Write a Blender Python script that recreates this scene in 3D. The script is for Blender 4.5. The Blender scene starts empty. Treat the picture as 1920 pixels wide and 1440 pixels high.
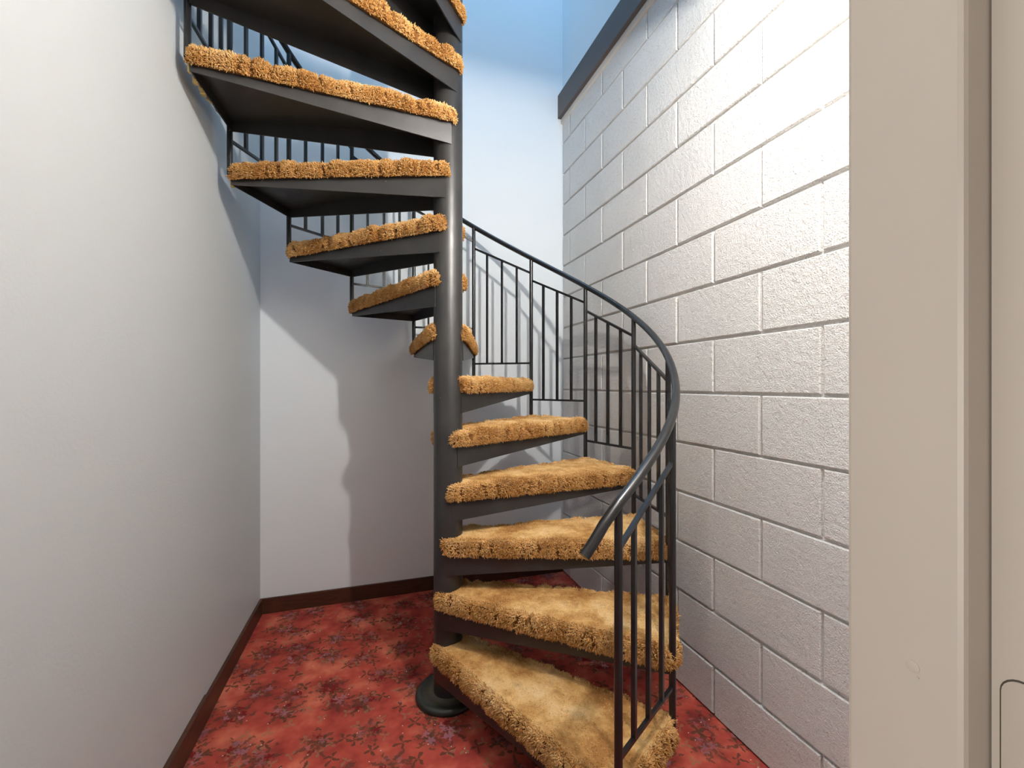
import bpy, bmesh, math, random
import numpy as np
from mathutils import Vector, Matrix

scene = bpy.context.scene
COL = scene.collection
R = math.radians

# ------------------------------------------------------------------ camera
CAM_H = 1.2296
YAW = 17.97
cam_d = bpy.data.cameras.new('camera')
cam_d.sensor_width = 36.0
cam_d.lens = 825.0 / 1920.0 * 36.0
cam_d.shift_y = 2.0 / 1920.0
cam_d.clip_start = 0.01
cam = bpy.data.objects.new('camera', cam_d)
COL.objects.link(cam)
cam.location = (0, 0, CAM_H)
cam.rotation_euler = (R(90), 0, R(-YAW))
scene.camera = cam

# ------------------------------------------------------------------ world, daylight, exposure
world = bpy.data.worlds.new('world')
scene.world = world
world.use_nodes = True
wbg = world.node_tree.nodes['Background']
wbg.inputs['Color'].default_value = (0.45, 0.65, 1.0, 1)
wbg.inputs['Strength'].default_value = 0.6

BULB = (0.70, 0.49, 2.42)
BULB_POWER = 55.0
DAY_POWER = 11.0
OVERHEAD_FILL_POWER = 29.0
ROOM_POWER = 24.0


def area_light(name, loc, rot, sx, sy, power, color):
    d = bpy.data.lights.new(name, 'AREA')
    d.shape = 'RECTANGLE'
    d.size, d.size_y = sx, sy
    d.energy = power
    d.color = color
    o = bpy.data.objects.new(name, d)
    o.location = loc
    o.rotation_euler = rot
    COL.objects.link(o)
    return o


# daylight through the upstairs window, and two added fill lights
area_light('upstairs_window_daylight', (0.2, -1.44, 4.45), (R(90), 0, 0), 1.5, 1.1, DAY_POWER, (0.20, 0.55, 1.0))
area_light('stairwell_overhead_fill', (0.62, 1.85, 5.44), (0, 0, 0), 0.9, 1.3, OVERHEAD_FILL_POWER, (0.36, 0.66, 1.0))  # added overhead fill, the upper ceiling has no opening here
area_light('near_room_fill', (-1.80, -0.42, 1.0), (R(90), 0, R(-66)), 0.8, 1.7, ROOM_POWER, (1.0, 0.98, 0.95))  # added fill from the left, the near room has no window there

scene.view_settings.view_transform = 'Standard'
scene.view_settings.look = 'None'
scene.view_settings.exposure = 0.0
scene.view_settings.gamma = 1.0
scene.view_settings.use_curve_mapping = False
scene.cycles.max_bounces = 12
scene.cycles.diffuse_bounces = 8
scene.cycles.sample_clamp_indirect = 6.0

# ------------------------------------------------------------------ measures
XL, XR, YB = -0.558, 1.2172, 2.6685      # left wall, block wall, back wall
COURSE, DZ = 0.2032, -0.0206             # block course height, first joint offset
CX, CY = 0.2982, 1.7430                  # stair axis
RP = 0.8493                              # radius of the railing posts
A1, DA = -70.73, 23.48                   # room angle of the first post, step angle
ZB0, RISE = -0.0665, 0.2079              # underside of the outer tread edge: ZB0 + RISE * k
PAN_OUT, PAN_HUB = 0.040, 0.102          # tread flange depth at the outer edge and at the pole
N_TREADS = 15
RAIL_H = 0.769
SOFFIT, SLAB_EDGE, UPFLOOR = 2.600, 0.86, 3.30
DROP_EDGE, DROP_TOP = 0.985, 2.78       # edge of the low ceiling
TOP = 5.5
YF = -1.5                                # far end of the room behind the camera


# ------------------------------------------------------------------ node helpers
class Nodes:
    def __init__(self, name):
        self.m = bpy.data.materials.new(name)
        self.m.use_nodes = True
        self.t = self.m.node_tree
        self.b = self.t.nodes['Principled BSDF']

    def n(self, kind, **kw):
        nd = self.t.nodes.new(kind)
        for k, v in kw.items():
            if k.startswith('_'):
                nd.inputs[k[1:].replace('_', ' ')].default_value = v
            else:
                setattr(nd, k, v)
        return nd

    def put(self, sock, val):
        if isinstance(val, bpy.types.NodeSocket):
            self.t.links.new(val, sock)
        else:
            sock.default_value = val

    def math(self, op, a, b=0.0, c=0.0, clamp=False):
        nd = self.t.nodes.new('ShaderNodeMath')
        nd.operation = op
        nd.use_clamp = clamp
        self.put(nd.inputs[0], a)
        self.put(nd.inputs[1], b)
        self.put(nd.inputs[2], c)
        return nd.outputs[0]

    def vmath(self, op, a, b=(0, 0, 0)):
        nd = self.t.nodes.new('ShaderNodeVectorMath')
        nd.operation = op
        self.put(nd.inputs[0], a)
        self.put(nd.inputs[1], b)
        return nd.outputs[0]

    def coord(self, which='Object'):
        return self.t.nodes.new('ShaderNodeTexCoord').outputs[which]

    def pos(self):
        return self.t.nodes.new('ShaderNodeNewGeometry').outputs['Position']

    def noise(self, vec, scale, detail=3.0, rough=0.55, out='Fac'):
        nd = self.t.nodes.new('ShaderNodeTexNoise')
        self.put(nd.inputs['Vector'], vec)
        nd.inputs['Scale'].default_value = scale
        nd.inputs['Detail'].default_value = detail
        nd.inputs['Roughness'].default_value = rough
        return nd.outputs[out]

    def ramp(self, fac, stops, interp='LINEAR'):
        nd = self.t.nodes.new('ShaderNodeValToRGB')
        nd.color_ramp.interpolation = interp
        e = nd.color_ramp.elements
        while len(e) < len(stops):
            e.new(0.5)
        for el, (p, c) in zip(e, stops):
            el.position = p
            el.color = (c[0], c[1], c[2], 1) if not isinstance(c, (int, float)) else (c, c, c, 1)
        self.put(nd.inputs['Fac'], fac)
        return nd.outputs['Color']

    def mix(self, fac, a, b, blend='MIX'):
        nd = self.t.nodes.new('ShaderNodeMix')
        nd.data_type = 'RGBA'
        nd.blend_type = blend
        self.put(nd.inputs['Factor'], fac)
        for s, v in ((nd.inputs[6], a), (nd.inputs[7], b)):
            if not isinstance(v, bpy.types.NodeSocket) and len(v) == 3:
                v = (*v, 1)
            self.put(s, v)
        return nd.outputs[2]

    def bump(self, h, strength, dist, normal=None):
        nd = self.t.nodes.new('ShaderNodeBump')
        nd.inputs['Strength'].default_value = strength
        nd.inputs['Distance'].default_value = dist
        self.put(nd.inputs['Height'], h)
        if normal is not None:
            self.put(nd.inputs['Normal'], normal)
        return nd.outputs['Normal']

    def done(self, color=None, rough=None, normal=None, spec=None, metal=None):
        for key, v in (('Base Color', color), ('Roughness', rough), ('Normal', normal),
                       ('Specular IOR Level', spec), ('Metallic', metal)):
            if v is None:
                continue
            if key == 'Base Color' and not isinstance(v, bpy.types.NodeSocket) and len(v) == 3:
                v = (*v, 1)
            self.put(self.b.inputs[key], v)
        return self.m


# ------------------------------------------------------------------ materials
def mat_wall(name, color, peel, scale):
    k = Nodes(name)
    p = k.pos()
    h = k.noise(p, scale, 3.0, 0.5)
    h2 = k.noise(p, 7.0, 2.0)
    col = k.mix(k.math('MULTIPLY', h2, 0.25), color, tuple(c * 0.93 for c in color))
    return k.done(col, 0.55, k.bump(h, peel, 0.004), 0.3)


M_PAINT = mat_wall('orange_peel_wall_paint', (0.525, 0.55, 0.555), 0.14, 120.0)
M_BACK = mat_wall('smooth_wall_paint', (0.80, 0.85, 0.875), 0.05, 60.0)
M_CEIL = mat_wall('ceiling_paint', (0.88, 0.87, 0.86), 0.15, 80.0)


def mat_block():
    k = Nodes('painted_concrete_block')
    p = k.pos()
    fine = k.noise(p, 230.0, 3.0, 0.6)
    mid = k.noise(p, 55.0, 2.0, 0.5)
    vor = k.n('ShaderNodeTexVoronoi', _Scale=78.0)
    k.put(vor.inputs['Vector'], p)
    pit_gate = k.math('GREATER_THAN', k.noise(p, 34.0, 2.0), 0.49)
    pit = k.math('MULTIPLY', k.math('LESS_THAN', vor.outputs['Distance'], 0.20), pit_gate)
    h = k.math('ADD', k.math('MULTIPLY', fine, 0.5), k.math('MULTIPLY', mid, 0.5))
    h = k.math('SUBTRACT', h, k.math('MULTIPLY', pit, 0.9))
    tone = k.noise(p, 3.0, 3.0)
    col = k.ramp(tone, [(0.3, (0.685, 0.675, 0.650)), (0.7, (0.745, 0.735, 0.712))])
    col = k.mix(k.math('MULTIPLY', pit, 0.45), col, (0.38, 0.34, 0.29))
    return k.done(col, 0.5, k.bump(h, 0.9, 0.011), 0.3)


M_BLOCK = mat_block()


def mat_floor():
    k = Nodes('red_floral_carpet')
    p = k.pos()
    warp = k.noise(p, 9.0, 2.0, 0.5, 'Color')
    fine_warp = k.noise(p, 55.0, 2.0, 0.5, 'Color')
    base_n = k.noise(p, 6.5, 3.0, 0.6)
    col = k.ramp(base_n, [(0.32, (0.30, 0.034, 0.029)), (0.50, (0.56, 0.090, 0.062)),
                          (0.70, (0.85, 0.240, 0.140))])
    fibre = k.noise(p, 420.0, 2.0, 0.6)

    def layer(scale, offset, rnd=0.75, fw=0.25):
        q = k.vmath('ADD', k.vmath('MULTIPLY', p, (scale, scale, 0.0)), offset)
        q = k.vmath('ADD', q, k.vmath('MULTIPLY', k.vmath('SUBTRACT', warp, (0.5, 0.5, 0.5)), (0.34, 0.34, 0)))
        q = k.vmath('ADD', q, k.vmath('MULTIPLY', k.vmath('SUBTRACT', fine_warp, (0.5, 0.5, 0.5)), (fw, fw, 0)))
        v = k.n('ShaderNodeTexVoronoi', voronoi_dimensions='2D', _Scale=1.0, _Randomness=rnd)
        k.put(v.inputs['Vector'], q)
        loc = k.vmath('SUBTRACT', q, v.outputs['Position'])
        sx = k.n('ShaderNodeSeparateXYZ')
        k.put(sx.inputs[0], loc)
        th = k.math('ARCTAN2', sx.outputs[1], sx.outputs[0])
        sc = k.n('ShaderNodeSeparateColor')
        k.put(sc.inputs[0], v.outputs['Color'])
        return v.outputs['Distance'], th, sc.outputs

    def star(dist, th, rnd, petals, rmax, depth):
        a = k.math('ADD', k.math('MULTIPLY', th, float(petals)), k.math('MULTIPLY', rnd, 6.28))
        rr = k.math('MULTIPLY_ADD', k.math('COSINE', a), rmax * depth, rmax * (1 - depth))
        return k.math('SMOOTHSTEP' if False else 'LESS_THAN', dist, rr)

    # dark leafy sprays, each behind a bunch of flowers
    d, th, c = layer(6.4, (0.3, 0.7, 0.0))
    smudge = k.math('MULTIPLY', k.math('SUBTRACT', 0.5, d), 2.4, clamp=True)
    col = k.mix(k.math('MULTIPLY', smudge, k.math('MULTIPLY', k.noise(p, 45.0, 3.0), 1.05)), col, (0.10, 0.030, 0.022))
    leaf = star(d, th, c[0], 7, 0.46, 0.50)
    leaf = k.math('MULTIPLY', leaf, k.math('GREATER_THAN', k.noise(p, 50.0, 2.0), 0.46))
    col = k.mix(k.math('MULTIPLY', leaf, 0.66), col, (0.060, 0.046, 0.026))
    # small cream leaves scattered between
    d2, th2, c2 = layer(14.0, (4.1, 2.2, 0.0), 1.0)
    cream = star(d2, th2, c2[0], 3, 0.30, 0.62)
    cream = k.math('MULTIPLY', cream, k.math('GREATER_THAN', c2[1], 0.55))
    col = k.mix(k.math('MULTIPLY', cream, 0.6), col, (0.34, 0.22, 0.12))
    d5, th5, c5 = layer(12.0, (1.7, 8.2, 0.0), 1.0)
    twig = star(d5, th5, c5[0], 4, 0.36, 0.65)
    twig = k.math('MULTIPLY', twig, k.math('GREATER_THAN', c5[1], 0.5))
    col = k.mix(k.math('MULTIPLY', twig, 0.8), col, (0.06, 0.045, 0.022))
    # lavender-pink blossoms in the middle of each spray
    d3, th3, c3 = layer(27.0, (0.0, 3.0, 0.0), 0.9, 0.5)
    near = k.math('LESS_THAN', d, 0.25)
    petal = k.math('MULTIPLY', star(d3, th3, c3[0], 5, 0.48, 0.30), near)
    pinkc = k.mix(c3[1], (0.50, 0.22, 0.27), (0.33, 0.15, 0.21))
    redf = k.math('MULTIPLY', k.math('GREATER_THAN', c3[2], 0.68), petal)
    petal = k.math('MULTIPLY', petal, k.math('LESS_THAN', c3[2], 0.68))
    col = k.mix(k.math('MULTIPLY', petal, k.math('MULTIPLY_ADD', c[1], 0.55, 0.25)), col, pinkc)
    col = k.mix(k.math('MULTIPLY', redf, 0.9), col, (0.20, 0.004, 0.012))
    col = k.mix(k.math('MULTIPLY', fibre, 0.5), col, (0.10, 0.02, 0.016))
    # a few specks of lint
    v4 = k.n('ShaderNodeTexVoronoi', voronoi_dimensions='2D', _Scale=26.0)
    k.put(v4.inputs['Vector'], p)
    sc4 = k.n('ShaderNodeSeparateColor')
    k.put(sc4.inputs[0], v4.outputs['Color'])
    lint = k.math('MULTIPLY', k.math('LESS_THAN', v4.outputs['Distance'], 0.05), k.math('GREATER_THAN', sc4.outputs[0], 0.88))
    col = k.mix(lint, col, (0.7, 0.62, 0.55))
    return k.done(col, 0.95, k.bump(fibre, 0.5, 0.006), 0.15)


M_FLOOR = mat_floor()


def mat_plain(name, color, rough, spec=0.5, var=0.1, scale=12.0, bump=0.0):
    k = Nodes(name)
    p = k.coord('Object')
    nz = k.noise(p, scale, 3.0)
    col = k.mix(k.math('MULTIPLY', nz, var * 2), color, tuple(c * 0.6 for c in color))
    nrm = k.bump(k.noise(p, scale * 8, 2.0), bump, 0.002) if bump else None
    return k.done(col, rough, nrm, spec)


def mat_steel():
    k = Nodes('charcoal_painted_steel')
    p = k.pos()
    nz = k.noise(p, 9.0, 4.0, 0.6)
    col = k.ramp(nz, [(0.3, (0.016, 0.0155, 0.0155)), (0.7, (0.029, 0.028, 0.027))])
    vor = k.n('ShaderNodeTexVoronoi', _Scale=30.0)
    k.put(vor.inputs['Vector'], p)
    sc = k.n('ShaderNodeSeparateColor')
    k.put(sc.inputs[0], vor.outputs['Color'])
    chip = k.math('MULTIPLY', k.math('LESS_THAN', vor.outputs['Distance'], 0.045), k.math('GREATER_THAN', sc.outputs[1], 0.9))
    col = k.mix(k.math('MULTIPLY', chip, 0.7), col, (0.5, 0.48, 0.45))
    rough = k.math('MULTIPLY_ADD', k.noise(p, 30.0, 2.0), 0.18, 0.30)
    return k.done(col, rough, k.bump(k.noise(p, 14.0, 2.0), 0.06, 0.01), 0.55)


M_STEEL = mat_steel()
M_RAIL = mat_plain('black_gloss_paint', (0.012, 0.012, 0.0125), 0.27, 0.5, 0.1, 20.0, 0.05)
M_TRIM = mat_plain('grey_brown_trim_paint', (0.100, 0.082, 0.075), 0.5, 0.4, 0.1)
M_STRIP = mat_plain('cream_strip_paint', (0.70, 0.66, 0.60), 0.6, 0.3, 0.05)
M_JAMB = mat_plain('beige_gloss_door_paint', (0.60, 0.55, 0.47), 0.38, 0.5, 0.06, 6.0, 0.06)
M_HINGE = mat_plain('painted_hinge_metal', (0.56, 0.51, 0.43), 0.38, 0.5, 0.06, 6.0)
M_GAP = mat_plain('dark_gap', (0.10, 0.085, 0.065), 0.8, 0.2, 0.2)  # dark brown rim around the hinge leaf
M_BRASS = mat_plain('white_lamp_holder', (0.7, 0.69, 0.66), 0.4, 0.5, 0.02)

def mat_flange():
    k = Nodes('dusty_base_paint')
    o = k.coord('Object')
    d = k.n('ShaderNodeVectorMath', operation='LENGTH')
    k.put(d.inputs[0], k.vmath('MULTIPLY', o, (1, 1, 0)))
    ring = k.math('MULTIPLY', k.math('SUBTRACT', 0.108, d.outputs['Value']), 24.0, clamp=True)
    dirt = k.math('MULTIPLY', ring, k.noise(o, 28.0, 4.0, 0.7), clamp=True)
    col = k.mix(dirt, (0.016, 0.019, 0.016), (0.17, 0.15, 0.10))
    return k.done(col, k.math('MULTIPLY_ADD', dirt, 0.5, 0.35), None, 0.5)


M_DUST = mat_flange()
M_FOAM = mat_plain('yellow_underlay_foam', (0.62, 0.47, 0.20), 0.9, 0.1, 0.3, 60.0, 0.4)


def mat_wood():
    k = Nodes('dark_stained_wood')
    p = k.vmath('MULTIPLY', k.pos(), (6.0, 6.0, 60.0))
    g = k.noise(p, 2.2, 4.0, 0.6)
    col = k.ramp(g, [(0.3, (0.030, 0.011, 0.006)), (0.7, (0.075, 0.028, 0.014))])
    return k.done(col, 0.42, k.bump(g, 0.1, 0.002), 0.4)


M_WOOD = mat_wood()


def mat_shag():
    k = Nodes('golden_shag_pile')
    info = k.t.nodes.new('ShaderNodeObjectInfo')
    o = k.coord('Object')
    cmb = k.n('ShaderNodeCombineXYZ')
    k.put(cmb.inputs[0], k.math('MULTIPLY', info.outputs['Random'], 37.0))
    k.put(cmb.inputs[1], k.math('MULTIPLY', info.outputs['Random'], 91.0))
    q = k.vmath('ADD', o, cmb.outputs[0])
    patch = k.noise(q, 7.5, 4.0, 0.65)
    worn = k.noise(q, 19.0, 3.0, 0.6)
    at = k.n('ShaderNodeAttribute', attribute_name='tint')
    tint = at.outputs['Fac']
    wear = k.n('ShaderNodeAttribute', attribute_name='wear').outputs['Fac']
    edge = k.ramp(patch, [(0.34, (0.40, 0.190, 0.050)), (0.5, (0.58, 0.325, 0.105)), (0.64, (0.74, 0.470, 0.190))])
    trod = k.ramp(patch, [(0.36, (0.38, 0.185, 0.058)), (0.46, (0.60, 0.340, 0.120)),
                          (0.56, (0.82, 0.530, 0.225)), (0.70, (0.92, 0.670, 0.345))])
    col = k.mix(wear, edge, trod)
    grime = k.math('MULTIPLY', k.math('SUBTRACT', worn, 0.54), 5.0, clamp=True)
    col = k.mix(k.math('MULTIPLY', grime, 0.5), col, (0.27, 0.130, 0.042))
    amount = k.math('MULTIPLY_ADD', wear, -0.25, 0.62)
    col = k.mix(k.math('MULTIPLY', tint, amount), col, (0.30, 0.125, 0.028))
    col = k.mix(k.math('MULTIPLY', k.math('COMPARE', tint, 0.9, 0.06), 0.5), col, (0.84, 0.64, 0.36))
    col = k.mix(k.math('GREATER_THAN', tint, 1.2), col, (0.19, 0.082, 0.024))     # under-pile: shade of splits and gaps put into its colour
    return k.done(col, 0.9, None, 0.12)


M_SHAG = mat_shag()


def mat_bulb():
    k = Nodes('lit_bulb')
    k.b.inputs['Base Color'].default_value = (0.9, 0.88, 0.8, 1)
    k.b.inputs['Emission Color'].default_value = (1.0, 0.955, 0.90, 1)
    rb = 0.02
    k.b.inputs['Emission Strength'].default_value = BULB_POWER / (math.pi * 4 * math.pi * rb * rb)
    k.m.cycles.emission_sampling = 'FRONT'
    return k.m


M_BULB = mat_bulb()


# ------------------------------------------------------------------ mesh helpers
class MB:
    """Collects geometry and links it as one mesh object."""

    def __init__(self):
        self.v, self.f, self.mi = [], [], []

    def add(self, verts, faces, mi=0):
        o = len(self.v)
        self.v += [tuple(x) for x in verts]
        self.f += [tuple(i + o for i in f) for f in faces]
        self.mi += [mi] * len(faces)

    def box(self, x0, x1, y0, y1, z0, z1, mi=0):
        v = [(x, y, z) for x in (x0, x1) for y in (y0, y1) for z in (z0, z1)]
        f = [(0, 1, 3, 2), (4, 6, 7, 5), (0, 4, 5, 1), (2, 3, 7, 6), (0, 2, 6, 4), (1, 5, 7, 3)]
        self.add(v, f, mi)

    def bar(self, a, b, w, h=None, up=(0, 0, 1), twist=0.0):
        """square-section bar from a to b"""
        a, b = Vector(a), Vector(b)
        d = (b - a).normalized()
        u = Vector(up)
        if abs(d.dot(u)) > 0.95:
            u = Vector((math.cos(twist), math.sin(twist), 0))
        s = d.cross(u).normalized()
        t = s.cross(d).normalized()
        h = h or w
        c = [(-1, -1), (1, -1), (1, 1), (-1, 1)]
        v = [p + s * (i * w / 2) + t * (j * h / 2) for p in (a, b) for i, j in c]
        f = [(0, 3, 2, 1), (4, 5, 6, 7)] + [(i, (i + 1) % 4, (i + 1) % 4 + 4, i + 4) for i in range(4)]
        self.add(v, f)

    def tube(self, pts, rad, n=16, caps=True):
        pts = [Vector(p) for p in pts]
        rings = []
        prev = None
        for i, p in enumerate(pts):
            d = (pts[min(i + 1, len(pts) - 1)] - pts[max(i - 1, 0)]).normalized()
            u = prev if prev is not None else (Vector((0, 0, 1)) if abs(d.z) < 0.9 else Vector((1, 0, 0)))
            s = (u - d * u.dot(d)).normalized()
            prev = s
            t = d.cross(s)
            r = rad[i] if isinstance(rad, (list, tuple)) else rad
            rings.append([p + s * (math.cos(2 * math.pi * k / n) * r) + t * (math.sin(2 * math.pi * k / n) * r) for k in range(n)])
        v = [q for ring in rings for q in ring]
        f = []
        for i in range(len(rings) - 1):
            for k in range(n):
                f.append((i * n + k, i * n + (k + 1) % n, (i + 1) * n + (k + 1) % n, (i + 1) * n + k))
        if caps:
            f.append(tuple(range(n))[::-1])
            f.append(tuple((len(rings) - 1) * n + k for k in range(n)))
        self.add(v, f)

    def lathe(self, prof, cx, cy, n=48):
        v, f = [], []
        for r, z in prof:
            for k in range(n):
                a = 2 * math.pi * k / n
                v.append((cx + r * math.cos(a), cy + r * math.sin(a), z))
        for i in range(len(prof) - 1):
            for k in range(n):
                f.append((i * n + k, i * n + (k + 1) % n, (i + 1) * n + (k + 1) % n, (i + 1) * n + k))
        self.add(v, f)

    def build(self, name, mats, parent=None, smooth=False, loc=None, bevel=0.0):
        me = bpy.data.meshes.new(name)
        me.from_pydata(self.v, [], self.f)
        mats = mats if isinstance(mats, (list, tuple)) else [mats]
        for m in mats:
            me.materials.append(m)
        for p, i in zip(me.polygons, self.mi):
            p.material_index = i
        bm = bmesh.new()
        bm.from_mesh(me)
        bmesh.ops.recalc_face_normals(bm, faces=bm.faces)
        bm.to_mesh(me)
        bm.free()
        if smooth:
            me.shade_smooth()
            me.set_sharp_from_angle(angle=R(40))
        o = bpy.data.objects.new(name, me)
        COL.objects.link(o)
        if parent:
            o.parent = parent
        if loc:
            o.location = loc
        if bevel:
            bv = o.modifiers.new('bevel', 'BEVEL')
            bv.width = bevel
            bv.segments = 2
            bv.limit_method = 'ANGLE'
        return o


def struct(o, label, cat):
    o['kind'] = 'structure'
    o['label'] = label
    o['category'] = cat
    return o


def tag(o, label, cat, group=None):
    o['label'] = label
    o['category'] = cat
    if group:
        o['group'] = group
    return o


# ------------------------------------------------------------------ room shell
b = MB()
b.box(-2.0, 2.4, YF, YB + 0.1, -0.1, 0.0)
struct(b.build('floor', M_FLOOR), 'red carpet with dark leaf and pink flower clusters', 'floor')

def skew_left(mb):
    """the left wall is not quite parallel to the block wall: turn about the far corner"""
    c_, s_ = math.cos(R(-1.4)), math.sin(R(-1.4))
    mb.v = [(XL + (x - XL) * c_ - (y - YB) * s_, YB + (x - XL) * s_ + (y - YB) * c_, z) for x, y, z in mb.v]
    return mb


b = MB()
b.box(XL - 0.12, XL, 0.2, YB + 0.1, 0, TOP)
skew_left(b)
struct(b.build('wall_left', M_PAINT), 'light grey textured wall on the left of the staircase', 'wall')

b = MB()
b.box(XL, XR + 0.2, YB, YB + 0.12, 0, TOP)
struct(b.build('wall_back', M_BACK), 'smooth pale blue-grey wall behind the spiral staircase', 'wall')

# concrete block wall, every block a raised slab in front of the mortar
random.seed(4)
b = MB()
Y_NEAR = 0.264
ZTOP = 3.0
D = 0.012
b.box(XR + D, XR + 0.2, Y_NEAR, YB, 0, ZTOP)
for n in range(0, 16):
    z0, z1 = max(0.0, n * COURSE + DZ), min(ZTOP, (n + 1) * COURSE + DZ)
    if z1 - z0 < 0.03:
        continue
    # course n = 5 has joints at 1.118 + 0.4064 i, its neighbours half a block off
    off = 1.118 if n % 2 == 1 else 1.118 - 0.2032
    j = [off + 0.4112 * i for i in range(-4, 6)]
    j = [Y_NEAR] + [y for y in j if Y_NEAR + 0.02 < y < YB - 0.02] + [YB - 0.001]
    for y0, y1 in zip(j[:-1], j[1:]):
        g = 0.0036
        jit = lambda s: random.uniform(-s, s)
        a0, a1, c0, c1 = y0 + g + jit(.001), y1 - g + jit(.001), z0 + g + jit(.0012), z1 - g + jit(.0012)
        fx = XR + jit(.0012)
        s = 0.0034
        s2 = 0.0010
        def rect(x, i):
            return [(x, a0 + i, c0 + i), (x, a1 - i, c0 + i), (x, a1 - i, c1 - i), (x, a0 + i, c1 - i)]
        v = rect(XR + D + 0.001, 0) + rect(fx + 0.0038, s2) + rect(fx, s + s2)
        f = [(i + k * 4, (i + 1) % 4 + k * 4, (i + 1) % 4 + k * 4 + 4, i + k * 4 + 4) for k in range(2) for i in range(4)]
        f.append((8, 9, 10, 11))
        b.add(v, f)
struct(b.build('wall_right', M_BLOCK), 'cream painted concrete block wall on the right of the staircase', 'wall')

b = MB()
b.box(XR - 0.035, XR + 0.2, Y_NEAR + 0.3, YB, 2.985, 3.137)
struct(b.build('trim_1', M_TRIM, bevel=0.002), 'dark grey board capping the block wall', 'trim')
b = MB()
b.box(XR - 0.012, XR + 0.2, Y_NEAR + 0.3, YB, 2.955, 2.985)
struct(b.build('trim_2', M_STRIP), 'thin cream strip between dark board and block wall', 'trim')
b = MB()
b.box(XR, XR + 0.2, SLAB_EDGE, YB, 3.137, TOP)
struct(b.build('wall_right_upper', M_BACK), 'painted upper wall above the dark board', 'wall')

# upper floor over the near room: its underside is the ceiling the lamp hangs from
b = MB()
b.box(-2.0, 2.4, YF, DROP_EDGE, SOFFIT, DROP_TOP)
b.box(-2.0, 2.4, YF, SLAB_EDGE, DROP_TOP, UPFLOOR)
struct(b.build('ceiling', M_CEIL), 'low white ceiling in front of the stairwell', 'ceiling')
b = MB()
b.box(-2.0, 2.4, YF, YB + 0.12, TOP, TOP + 0.1)
struct(b.build('ceiling_upper', M_CEIL), 'white ceiling of the upper storey', 'ceiling')
b = MB()
b.box(-2.1, XL - 0.07, YF, 0.264, UPFLOOR, TOP)
b.box(XR, 2.4, YF, SLAB_EDGE, UPFLOOR, TOP)
struct(b.build('wall_side_upper', M_BACK), 'side walls of the upper storey landing', 'wall')
b = MB()   # upper front wall with its window opening
b.box(-2.0, -0.6, YF - 0.1, YF, UPFLOOR, TOP)
b.box(1.0, 2.4, YF - 0.1, YF, UPFLOOR, TOP)
b.box(-0.6, 1.0, YF - 0.1, YF, UPFLOOR, 3.85)
b.box(-0.6, 1.0, YF - 0.1, YF, 5.05, TOP)
struct(b.build('wall_front_upper', M_BACK), 'upper storey wall with a window opening', 'wall')

# partition with the doorway the camera looks through
XJ, XRB = 0.380, 0.4065          # face of the stop, face of the rebate
Y0, Y1, Y2 = 0.095, 0.187, 0.264
b = MB()
b.box(XRB + 0.02, XR, Y0 + 0.01, Y2 - 0.002, 0, SOFFIT)
b.box(-2.0, XL - 0.07, Y0 + 0.01, Y2 - 0.002, 0, SOFFIT)
b.box(XL - 0.07, XRB + 0.02, Y0 + 0.01, Y2 - 0.002, 2.10, SOFFIT)
struct(b.build('wall_front', M_CEIL), 'partition wall with the open doorway', 'wall')
b = MB()
b.box(-2.1, -2.0, YF, Y2, 0, SOFFIT)
b.box(2.3, 2.4, YF, Y2, 0, SOFFIT)
b.box(-2.0, 2.4, YF - 0.1, YF, 0, SOFFIT)
struct(b.build('wall_near_room', M_PAINT), 'walls of the room on the near side of the doorway', 'wall')

# door frame: stop, rebate, casing and the hinge leaf let into the rebate
frame = bpy.data.objects.new('door_1', None)
frame.location = (XJ, Y1, 0)
COL.objects.link(frame)
struct(frame, 'beige painted door jamb at the right edge', 'door frame')


def rel(o):
    o.location = Vector(o.location) - frame.location
    return o


b = MB()
b.box(XJ, XRB + 0.03, Y1, Y2, 0, 2.08)
st = b.build('door_stop', M_JAMB, frame, bevel=0.004)
rel(st)
b = MB()
b.box(XRB, XRB + 0.03, Y0, Y1 - 0.0012, 0, 2.08)
b.box(XRB + 0.004, XRB + 0.03, Y1 - 0.0012, Y1 + 0.001, 0, 2.08)
rel(b.build('jamb', M_JAMB, frame))
b = MB()
b.box(XRB - 0.004, XRB + 0.12, Y0 - 0.015, Y0, 0, 2.14)
rel(b.build('casing', M_JAMB, frame, bevel=0.003))
b = MB()
b.box(XL - 0.09, XL - 0.07, Y0, Y2, 0, 2.08)
rel(b.build('jamb', M_JAMB, frame))
b = MB()
b.box(XL - 0.07, XRB, Y0, Y2, 2.05, 2.10)
rel(b.build('door_head', M_JAMB, frame))
# hinge leaf: a plate with round corners, 3.5 inches tall, a shallow groove around it
def round_plate(x, ya, yb, za, zb, r, grow=0.0):
    pts = []
    for cy, cz, s in ((yb - r, zb - r, 0), (ya + r, zb - r, 90), (ya + r, za + r, 180), (yb - r, za + r, 270)):
        for k in range(7):
            a = R(s + 15 * k)
            pts.append((x, cy + (r + grow) * math.cos(a), cz + (r + grow) * math.sin(a)))
    return pts
HZ = 1.2296 - 0.195
ya, yb = 0.125, 0.1805
b = MB()
for x, grow, mi in ((XRB - 0.0003, 0.0011, 0),):
    p0, p1 = round_plate(XRB + 0.004, ya, yb, HZ - 0.1, HZ, 0.011, grow), round_plate(x, ya, yb, HZ - 0.1, HZ, 0.011, grow)
    nn = len(p0)
    b.add(p0 + p1, [tuple(range(nn, 2 * nn))] + [(i, (i + 1) % nn, (i + 1) % nn + nn, i + nn) for i in range(nn)])
groove = rel(b.build('hinge_mortise', M_GAP, frame))
b = MB()
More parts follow.
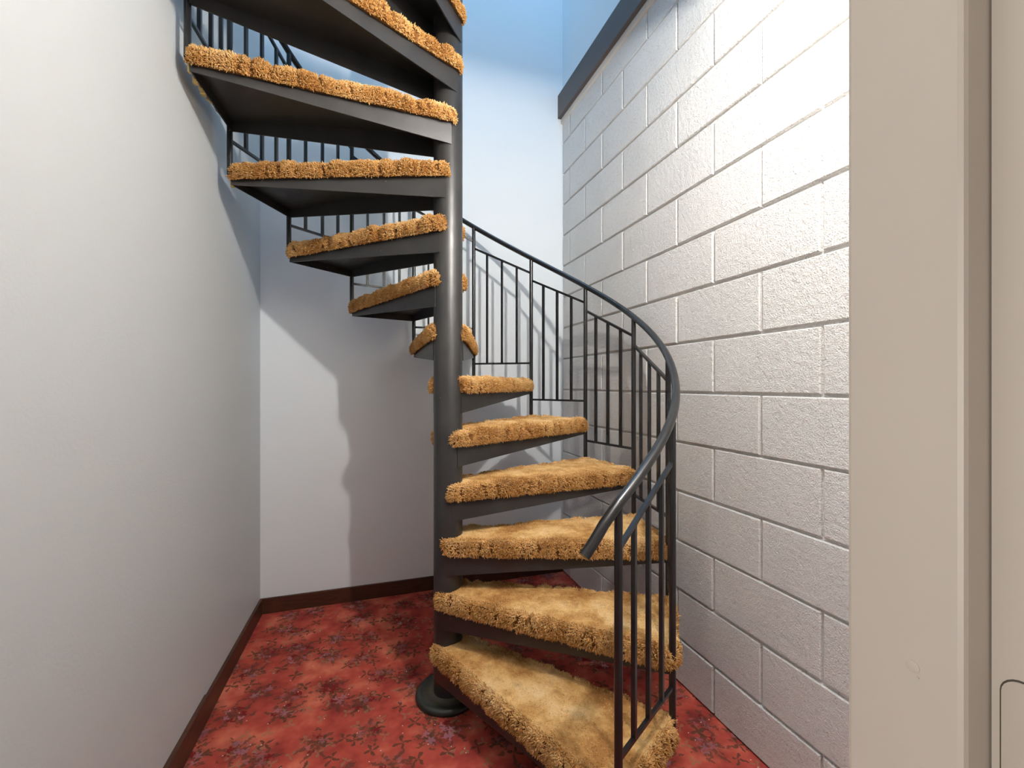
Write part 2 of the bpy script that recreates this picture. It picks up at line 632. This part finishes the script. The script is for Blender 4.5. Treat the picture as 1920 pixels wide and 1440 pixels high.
p0, p1 = round_plate(XRB + 0.004, ya, yb, HZ - 0.1, HZ, 0.011), round_plate(XRB - 0.0012, ya, yb, HZ - 0.1, HZ, 0.011)
nn = len(p0)
b.add(p0 + p1, [tuple(range(nn, 2 * nn))] + [(i, (i + 1) % nn, (i + 1) % nn + nn, i + nn) for i in range(nn)])
hinge = rel(b.build('hinge', M_HINGE, frame))
for dz in (-0.017, -0.05, -0.083):
    b = MB()
    b.tube([(XRB + 0.002, ya + 0.022, HZ + dz), (XRB - 0.0016, ya + 0.022, HZ + dz), (XRB - 0.0019, ya + 0.022, HZ + dz)], [0.0045, 0.0045, 0.0036], 14)
    s_ = b.build('screw', M_HINGE, hinge)

b = MB()
b.tube([(XJ + 0.001, 0.2166, 1.023), (XJ - 0.0006, 0.2166, 1.023), (XJ - 0.0009, 0.2166, 1.023)], [0.0046, 0.0042, 0.003], 18)
b.tube([(XJ + 0.001, 0.2135, 1.0165), (XJ - 0.0007, 0.2135, 1.0165)], [0.0013, 0.0008], 10)
rel(b.build('filled_nail_hole', M_JAMB, frame, smooth=True))

# baseboards
b = MB()
b.box(XL, XR - 0.001, YB - 0.013, YB, 0, 0.082)
struct(b.build('baseboard_back', M_WOOD, bevel=0.002), 'dark stained baseboard along the back wall', 'baseboard')
b = MB()
yj = 1.90
b.box(XL, XL + 0.013, yj, YB - 0.013, 0, 0.082)
# nearer length, set higher, its end broken
b.add([(XL, 0.27, 0), (XL + .015, 0.27, 0), (XL + .015, yj, 0), (XL, yj, 0),
       (XL, 0.27, .090), (XL + .015, 0.27, .090), (XL + .015, yj - .01, .090), (XL, yj - .01, .090),
       (XL + .015, yj, .080), (XL, yj, .080)],
      [(0, 3, 2, 1), (0, 1, 5, 4), (1, 2, 8, 6, 5), (0, 4, 7, 9, 3), (4, 5, 6, 7), (6, 8, 9, 7), (2, 3, 9, 8)])
skew_left(b)
struct(b.build('baseboard_left', M_WOOD), 'dark stained baseboard with a broken joint along the left wall', 'baseboard')

# ceiling lamp: a bare bulb in a holder, above the frame
lamp = bpy.data.objects.new('ceiling_lamp', None)
lamp.location = (BULB[0], BULB[1], SOFFIT)
COL.objects.link(lamp)
tag(lamp, 'bare round bulb in a white ceiling holder just inside the doorway', 'lamp')
b = MB()
b.lathe([(0.0, 0.0), (0.055, 0.0), (0.055, -0.018), (0.030, -0.03), (0.018, -0.118), (0.0, -0.118)], 0, 0, 32)
b.build('lamp_holder', M_BRASS, lamp, smooth=True)
b = MB()
zc = BULB[2] - SOFFIT
prof = [(0.0, zc - 0.02)] + [(0.02 * math.sin(R(t)), zc - 0.02 * math.cos(R(t))) for t in range(15, 151, 15)] + [(0.009, zc + 0.035), (0.009, zc + 0.075), (0.0, zc + 0.075)]
b.lathe(prof, 0, 0, 32)
b.build('bulb', M_BULB, lamp, smooth=True)

# ------------------------------------------------------------------ spiral staircase
stair = bpy.data.objects.new('spiral_staircase', None)
stair.location = (CX, CY, 0)
COL.objects.link(stair)
tag(stair, 'dark steel spiral staircase with golden shag carpeted treads and thin railing', 'staircase')

PR = 0.0572
b = MB()
b.lathe([(0.0, 0.0), (PR, 0.0), (PR, 4.25), (PR - 0.006, 4.262), (0.0, 4.262)], 0, 0, 64)
b.build('pole', M_STEEL, stair, smooth=True)
b = MB()
b.lathe([(PR - .001, 0.023), (PR + 0.006, 0.019), (0.086, 0.019), (0.096, 0.024), (0.110, 0.026), (0.120, 0.022), (0.126, 0.013), (0.127, 0.006), (0.124, 0.0), (0.0, 0.0)], 0, 0, 64)
b.build('base_flange', M_DUST, stair, smooth=True)


def ang(k):
    return R(A1 + DA * (k - 1))


def post_xy(k, r=RP):
    return (r * math.cos(ang(k)), r * math.sin(ang(k)))


def zbot(k):
    return ZB0 + RISE * k


# --- one tread, built around the stair axis with its middle along +x
H2 = R(DA / 2)
RT = 0.060
RO = RP - 0.004
phi = -H2 - math.acos(RT / RO)
PM, PPt = Vector((RO * math.cos(H2), -RO * math.sin(H2))), Vector((RO * math.cos(H2), RO * math.sin(H2)))
FM, FP = Vector((RT * math.cos(phi), RT * math.sin(phi))), Vector((RT * math.cos(phi), -RT * math.sin(phi)))


def make_pan():
    b = MB()
    th = 0.0045
    poly = [FM, PM, PPt, FP]
    b.add([(p.x, p.y, z) for z in (0, -th) for p in poly], [(0, 1, 2, 3), (7, 6, 5, 4)] + [(i, (i + 1) % 4, (i + 1) % 4 + 4, i + 4) for i in range(4)])
    c = Vector((0.45, 0))
    for A, B, ha, hb in ((FM, PM, PAN_HUB, PAN_OUT), (FP, PPt, PAN_HUB, PAN_OUT), (PM, PPt, PAN_OUT, PAN_OUT)):
        d = (B - A).normalized()
        nrm = Vector((-d.y, d.x))
        if nrm.dot(c - A) < 0:
            nrm = -nrm
        a2, b2 = A + nrm * th, B + nrm * th
        v = [(A.x, A.y, -0.0001), (B.x, B.y, -0.0001), (B.x, B.y, -hb), (A.x, A.y, -ha),
             (a2.x, a2.y, -0.0001), (b2.x, b2.y, -0.0001), (b2.x, b2.y, -hb), (a2.x, a2.y, -ha)]
        b.add(v, [(0, 1, 2, 3), (7, 6, 5, 4), (3, 2, 6, 7), (0, 3, 7, 4), (1, 5, 6, 2), (0, 4, 5, 1)])
    return b


def make_carpet(seed, outer=0.006, flush=False):
    """a padded shag cover rolled over every edge of the tread, tufts and all, as one mesh"""
    rng = np.random.default_rng(seed)
    # outline with rounded corners
    poly = [FM, PM + Vector((outer, 0)), PPt + Vector((outer, 0)), FP]
    rad = [0.008, 0.022, 0.022, 0.008]
    pts = []
    for i in range(4):
        p, a, c = poly[i], poly[i - 1], poly[(i + 1) % 4]
        da, dc = (a - p).normalized(), (c - p).normalized()
        half = math.acos(max(-1, min(1, da.dot(dc)))) / 2
        t = rad[i] / math.tan(half)
        s0, s1 = p + da * t, p + dc * t
        cen = p + (da + dc).normalized() * (rad[i] / math.sin(half))
        a0 = math.atan2(s0.y - cen.y, s0.x - cen.x)
        a1 = math.atan2(s1.y - cen.y, s1.x - cen.x)
        while a1 < a0 - 1e-6:
            a1 += 2 * math.pi
        for k in range(7):
            q = a0 + (a1 - a0) * k / 6
            pts.append((cen.x + rad[i] * math.cos(q), cen.y + rad[i] * math.sin(q)))
    P = np.array(pts)
    seg = np.linalg.norm(np.roll(P, -1, 0) - P, axis=1)
    cum = np.concatenate([[0], np.cumsum(seg)])
    L = cum[-1]
    n = int(L / 0.006)
    s = np.arange(n) / n * L
    Pc = np.vstack([P, P[:1]])
    out = np.stack([np.interp(s, cum, Pc[:, 0]), np.interp(s, cum, Pc[:, 1])], 1)
    tan = np.roll(out, -1, 0) - np.roll(out, 1, 0)
    tan /= np.linalg.norm(tan, axis=1)[:, None]
    nor = np.stack([tan[:, 1], -tan[:, 0]], 1)
    # splits in the rolled pile
    cuts = []
    x = 0.05
    while x < L:
        cuts.append((x, rng.uniform(0.45, 1.0)))
        x += rng.uniform(0.035, 0.13)
    NR = 23
    split = np.zeros((NR, n))
    lean = np.zeros((NR, n))
    rows = np.arange(NR)
    for c, w in cuts:
        zig = np.cumsum(rng.normal(0, 0.0032, NR)) + rng.normal(0, 0.0006) * (rows - 8)
        r0, r1 = rng.integers(1, 6), rng.integers(14, 21)
        on = np.clip((rows - r0) / 2.0, 0, 1) * np.clip((r1 - rows) / 3.0, 0, 1)
        dd = (s[None, :] - c - zig[:, None] + L / 2) % L - L / 2
        split += w * on[:, None] * np.exp(-(dd / 0.0058) ** 2)
        lean += np.sign(dd) * w * on[:, None] * np.exp(-(np.abs(dd) / 0.018))
    split = np.clip(split, 0, 1)
    lump = sum(rng.uniform(.3, 1) * np.sin(2 * np.pi * (s / L * f + rng.random())) for f in (5, 9, 14, 23, 31)) * 0.0012
    key = np.array([(0.001, -0.0195), (0.010, -0.0205), (0.0165, -0.012), (0.0185, 0.002), (0.0175, 0.016),
                    (0.013, 0.029), (0.004, 0.037), (-0.010, 0.0415), (-0.028, 0.043)])
    kl = np.concatenate([[0], np.cumsum(np.linalg.norm(np.diff(key, axis=0), axis=1))])
    kt = np.linspace(0, kl[-1], 23)          # rows of pile
    prof = list(zip(np.interp(kt, kl, key[:, 0]), np.interp(kt, kl, key[:, 1])))
    NP = len(prof)
    at_rim = (out[:, 0] > RO * math.cos(H2) - 0.045) & (np.abs(tan[:, 1]) > 0.8)
    rings = []
    for j, (d, z) in enumerate(prof):
        wgt = min(1.0, j / 3.0) * min(1.0, max(0.0, (NP - 1 - j) / 6.0))
        dd = d + (lump * 1.9 - split[j] * 0.017) * wgt
        zz = z + (lump * 1.4 - split[j] * 0.012) * (1.0 if j >= 14 else 0.3) * wgt
        zz = np.broadcast_to(zz, (n,)).copy()
        if flush:
            zz[at_rim] = np.maximum(zz[at_rim], 0.0015)      # cut flush on top of the plate at the rim
        rings.append(np.column_stack([out + nor * dd[:, None], zz]))
    inner = rings[-1]
    mx = np.clip(inner[:, 0], 0.06, 0.70)
    target = np.column_stack([mx, np.zeros(n), np.full(n, 0.046)])
    ph = rng.random(6) * 6.28
    for t in (0.2, 0.4, 0.6, 0.8, 1.0):
        q = inner * (1 - t) + target * t
        q = q.copy()
        q[:, 2] += 0.0018 * np.sin(q[:, 0] * 23 + ph[0]) * np.sin(q[:, 1] * 31 + ph[1]) + 0.0012 * np.sin(q[:, 0] * 51 + ph[2] + q[:, 1] * 40)
        rings.append(q)
    V = np.vstack(rings)
    m = len(rings)
    i = np.arange(n)
    faces = []
    for j in range(m - 1):
        faces.append(np.column_stack([j * n + i, j * n + (i + 1) % n, (j + 1) * n + (i + 1) % n, (j + 1) * n + i]))
    F = np.vstack(faces)
    ringid = np.repeat(np.arange(m - 1), n)
    sid = np.tile(i, m - 1)
    # scatter tufts
    A, B, C_, D_ = (V[F[:, q]] for q in range(4))
    nrm = np.cross(C_ - A, D_ - B)
    area = np.linalg.norm(nrm, axis=1) / 2
    nrm = nrm / (np.linalg.norm(nrm, axis=1)[:, None] + 1e-12)
    top = ringid >= NP - 5
    dens = np.where(top, 1 / 0.0042 ** 2, 1 / 0.0028 ** 2) * (ringid > 1)
    cnt = rng.poisson(area * dens)
    idx = np.repeat(np.arange(len(F)), cnt)
    u, w = rng.random(len(idx))[:, None], rng.random(len(idx))[:, None]
    rowed = (ringid[idx] < NP - 1)[:, None]
    w = np.where(rowed, 0.5 + (w - 0.5) * 0.30, w)
    base = (A[idx] * (1 - u) + B[idx] * u) * (1 - w) + (D_[idx] * (1 - u) + C_[idx] * u) * w
    N = nrm[idx]
    if N[top[idx], 2].mean() < 0:
        N = -N
    ist = top[idx]
    rid = np.minimum(ringid[idx], NR - 1)
    near_split = split[rid, sid[idx]]
    keep = rng.random(len(idx)) > np.clip(near_split * 2.6, 0, 0.99)
    if flush:
        keep &= ~(at_rim[sid[idx]] & (base[:, 2] < 0.004))
    base, N, ist, sidx, rid = base[keep], N[keep], ist[keep], sid[idx][keep], rid[keep]
    K = len(base)
    T3 = np.column_stack([tan[sidx], np.zeros(K)])
    rnd = rng.normal(size=(K, 3))
    flow = np.column_stack([np.sin(base[:, 0] * 17 + ph[3]) , np.cos(base[:, 1] * 21 + ph[4]), np.zeros(K)])
    direc = np.where(ist[:, None], N * 0.30 + flow * 0.60 + rnd * 0.42, N + rnd * 0.24 + T3 * (lean[rid, sidx] * 0.85)[:, None])
    direc[:, 2] -= np.where(ist, 0.0, 0.12)
    direc /= np.linalg.norm(direc, axis=1)[:, None]
    ln = np.where(ist, rng.uniform(0.0025, 0.0048, K), rng.uniform(0.0055, 0.0105, K))
    wd = np.where(ist, rng.uniform(0.0011, 0.0017, K), rng.uniform(0.0014, 0.0022, K))
    a_ = np.cross(direc, rng.normal(size=(K, 3)))
    a_ /= np.linalg.norm(a_, axis=1)[:, None]
    b_ = np.cross(direc, a_)
    bend = rng.normal(size=(K, 3)) * 0.22
    bend[:, 2] -= 0.10
    tv = []
    for lev, wf in ((0.0, 0.9), (0.62, 1.0), (1.0, 0.55)):
        cen = base + direc * (ln * lev)[:, None] + bend * (ln * lev * lev)[:, None] - N * 0.001
        for q in range(4):
            an = q * math.pi / 2
            tv.append(cen + (a_ * math.cos(an) + b_ * math.sin(an)) * (wd * wf)[:, None])
    TV = np.stack(tv, 1).reshape(-1, 3)
    o = np.arange(K)[:, None] * 12 + len(V)
    tf = []
    for lev in (0, 1):
        for q in range(4):
            tf.append(o + np.array([lev * 4 + q, lev * 4 + (q + 1) % 4, lev * 4 + 4 + (q + 1) % 4, lev * 4 + 4 + q]))
    tf.append(o + np.array([8, 9, 10, 11]))
    TF = np.stack(tf, 1).reshape(-1, 4)
    allv = np.vstack([V, TV])
    allf = np.vstack([F, TF])
    me = bpy.data.meshes.new('carpet')
    me.vertices.add(len(allv))
    me.vertices.foreach_set('co', allv.ravel())
    me.loops.add(allf.size)
    me.loops.foreach_set('vertex_index', allf.ravel().astype(np.int32))
    me.polygons.add(len(allf))
    me.polygons.foreach_set('loop_start', np.arange(len(allf), dtype=np.int32) * 4)
    me.update(calc_edges=True)
    me.validate()
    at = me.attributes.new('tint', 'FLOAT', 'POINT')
    tint = np.concatenate([np.where(V[:, 2] > 0.030, 0.6, 1.45), np.repeat(rng.random(K), 12)])  # body under the rolled edges picks the dark gap tone
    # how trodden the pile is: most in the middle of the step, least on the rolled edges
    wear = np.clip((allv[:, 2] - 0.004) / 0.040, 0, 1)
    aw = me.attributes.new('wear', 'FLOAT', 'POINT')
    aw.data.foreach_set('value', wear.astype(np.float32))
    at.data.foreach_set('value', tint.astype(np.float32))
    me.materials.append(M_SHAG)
    return me


pan_proto = None
carpet_meshes = [make_carpet(s) for s in (11, 23, 37)]
carpet_meshes_trimmed = [make_carpet(s, 0.003, True) for s in (51, 67, 83)]
for k in range(1, N_TREADS + 1):
    a = ang(k) + H2
    if pan_proto is None:
        t = make_pan().build('tread', M_STEEL, stair)
        pan_proto = t
    else:
        t = pan_proto.copy()
        COL.objects.link(t)
        t.parent = stair
    t.location = (0, 0, zbot(k) + PAN_OUT)
    t.rotation_euler = (0, 0, a)
    c = bpy.data.objects.new('carpet', (carpet_meshes if k < 9 else carpet_meshes_trimmed)[k % 3])
    COL.objects.link(c)
    c.parent = t

    if k in (10, 11):
        # yellow underlay squeezed out past the rim of the plate
        random.seed(k)
        fb = MB()
        n_ = 16 if k == 11 else 3
        prev = None
        for i in range(n_):
            f0 = 0.985 - (0.032 if k == 11 else 0.012) * i
            q0 = PM.lerp(PPt, f0)
            wx, hz = random.uniform(0.004, 0.012), random.uniform(0.030, 0.048)
            if random.random() < 0.3:
                hz *= 0.6
            l_ = random.uniform(0.006, 0.02)
            fb.box(q0.x - 0.003, q0.x + wx, q0.y - l_, q0.y, -hz, 0.004)
        fo = fb.build('underlay_scrap', M_FOAM, t, bevel=0.0015)
        fo['label'] = 'yellow foam underlay scrap'

# --- railing
post_proto = {}
for k in range(1, N_TREADS + 2):
    x, y = post_xy(k)
    z0 = 0.0 if k == 1 else zbot(k - 1) + PAN_OUT - 0.001
    z1 = zbot(k) + RAIL_H + (0.025 if k == 1 else 0)
    L_ = z1 - z0
    key = round(L_, 3)
    if key not in post_proto:
        b = MB()
        b.tube([(0, 0, 0), (0, 0, L_)], 0.0105, 16)
        p = b.build('railing_post', M_RAIL, stair, smooth=True)
        post_proto[key] = p
    else:
        p = post_proto[key].copy()
        COL.objects.link(p)
        p.parent = stair
    p.location = (x, y, z0)

bay_proto = None
for k in range(2, N_TREADS + 2):
    # the bay between post k-1 (lower) and post k; local frame at post k's angle and height
    objs = []
    if bay_proto is None:
        ax, ay = RP, 0.0
        bx, by = RP * math.cos(R(-DA)), RP * math.sin(R(-DA))
        hi, lo = 0.648, -RISE + 0.688
        low = -0.034
        b = MB()
        b.bar((ax, ay, hi), (bx, by, lo), 0.0115)
        objs.append(b.build('sloping_bar', M_RAIL, stair))
        b = MB()
        b.bar((ax, ay, low), (bx, by, low), 0.0105)
        objs.append(b.build('bottom_bar', M_RAIL, stair))
        for f in (0.24, 0.50, 0.755):
            px_, py_ = ax + (bx - ax) * f, ay + (by - ay) * f
            b = MB()
            b.bar((px_, py_, low), (px_, py_, hi + (lo - hi) * f), 0.0118, twist=R(-DA / 2))
            objs.append(b.build('baluster', M_RAIL, stair))
        bay_proto = objs
    else:
        for q in bay_proto:
            o = q.copy()
            COL.objects.link(o)
            o.parent = stair
            objs.append(o)
    for o in objs:
        o.location = (0, 0, zbot(k))
        o.rotation_euler = (0, 0, ang(k))

b = MB()
pts = []
steps = 8
for kk in [.675, .72, .77, .81, .85, .89, .94] + [1 + i / steps for i in range(0, N_TREADS * steps + 1)]:
    z = zbot(kk) + RAIL_H + 0.006 + np.interp(kk, [.66, .75, .85, 1.0, 1.35, 1.7, 2.2, 2.6], [-.016, -.005, .013, .025, .028, .022, .005, 0])
    x, y = post_xy(kk)
    pts.append((x, y, z))
b.tube(pts, 0.0134, 20)
b.build('handrail', M_RAIL, stair, smooth=True)
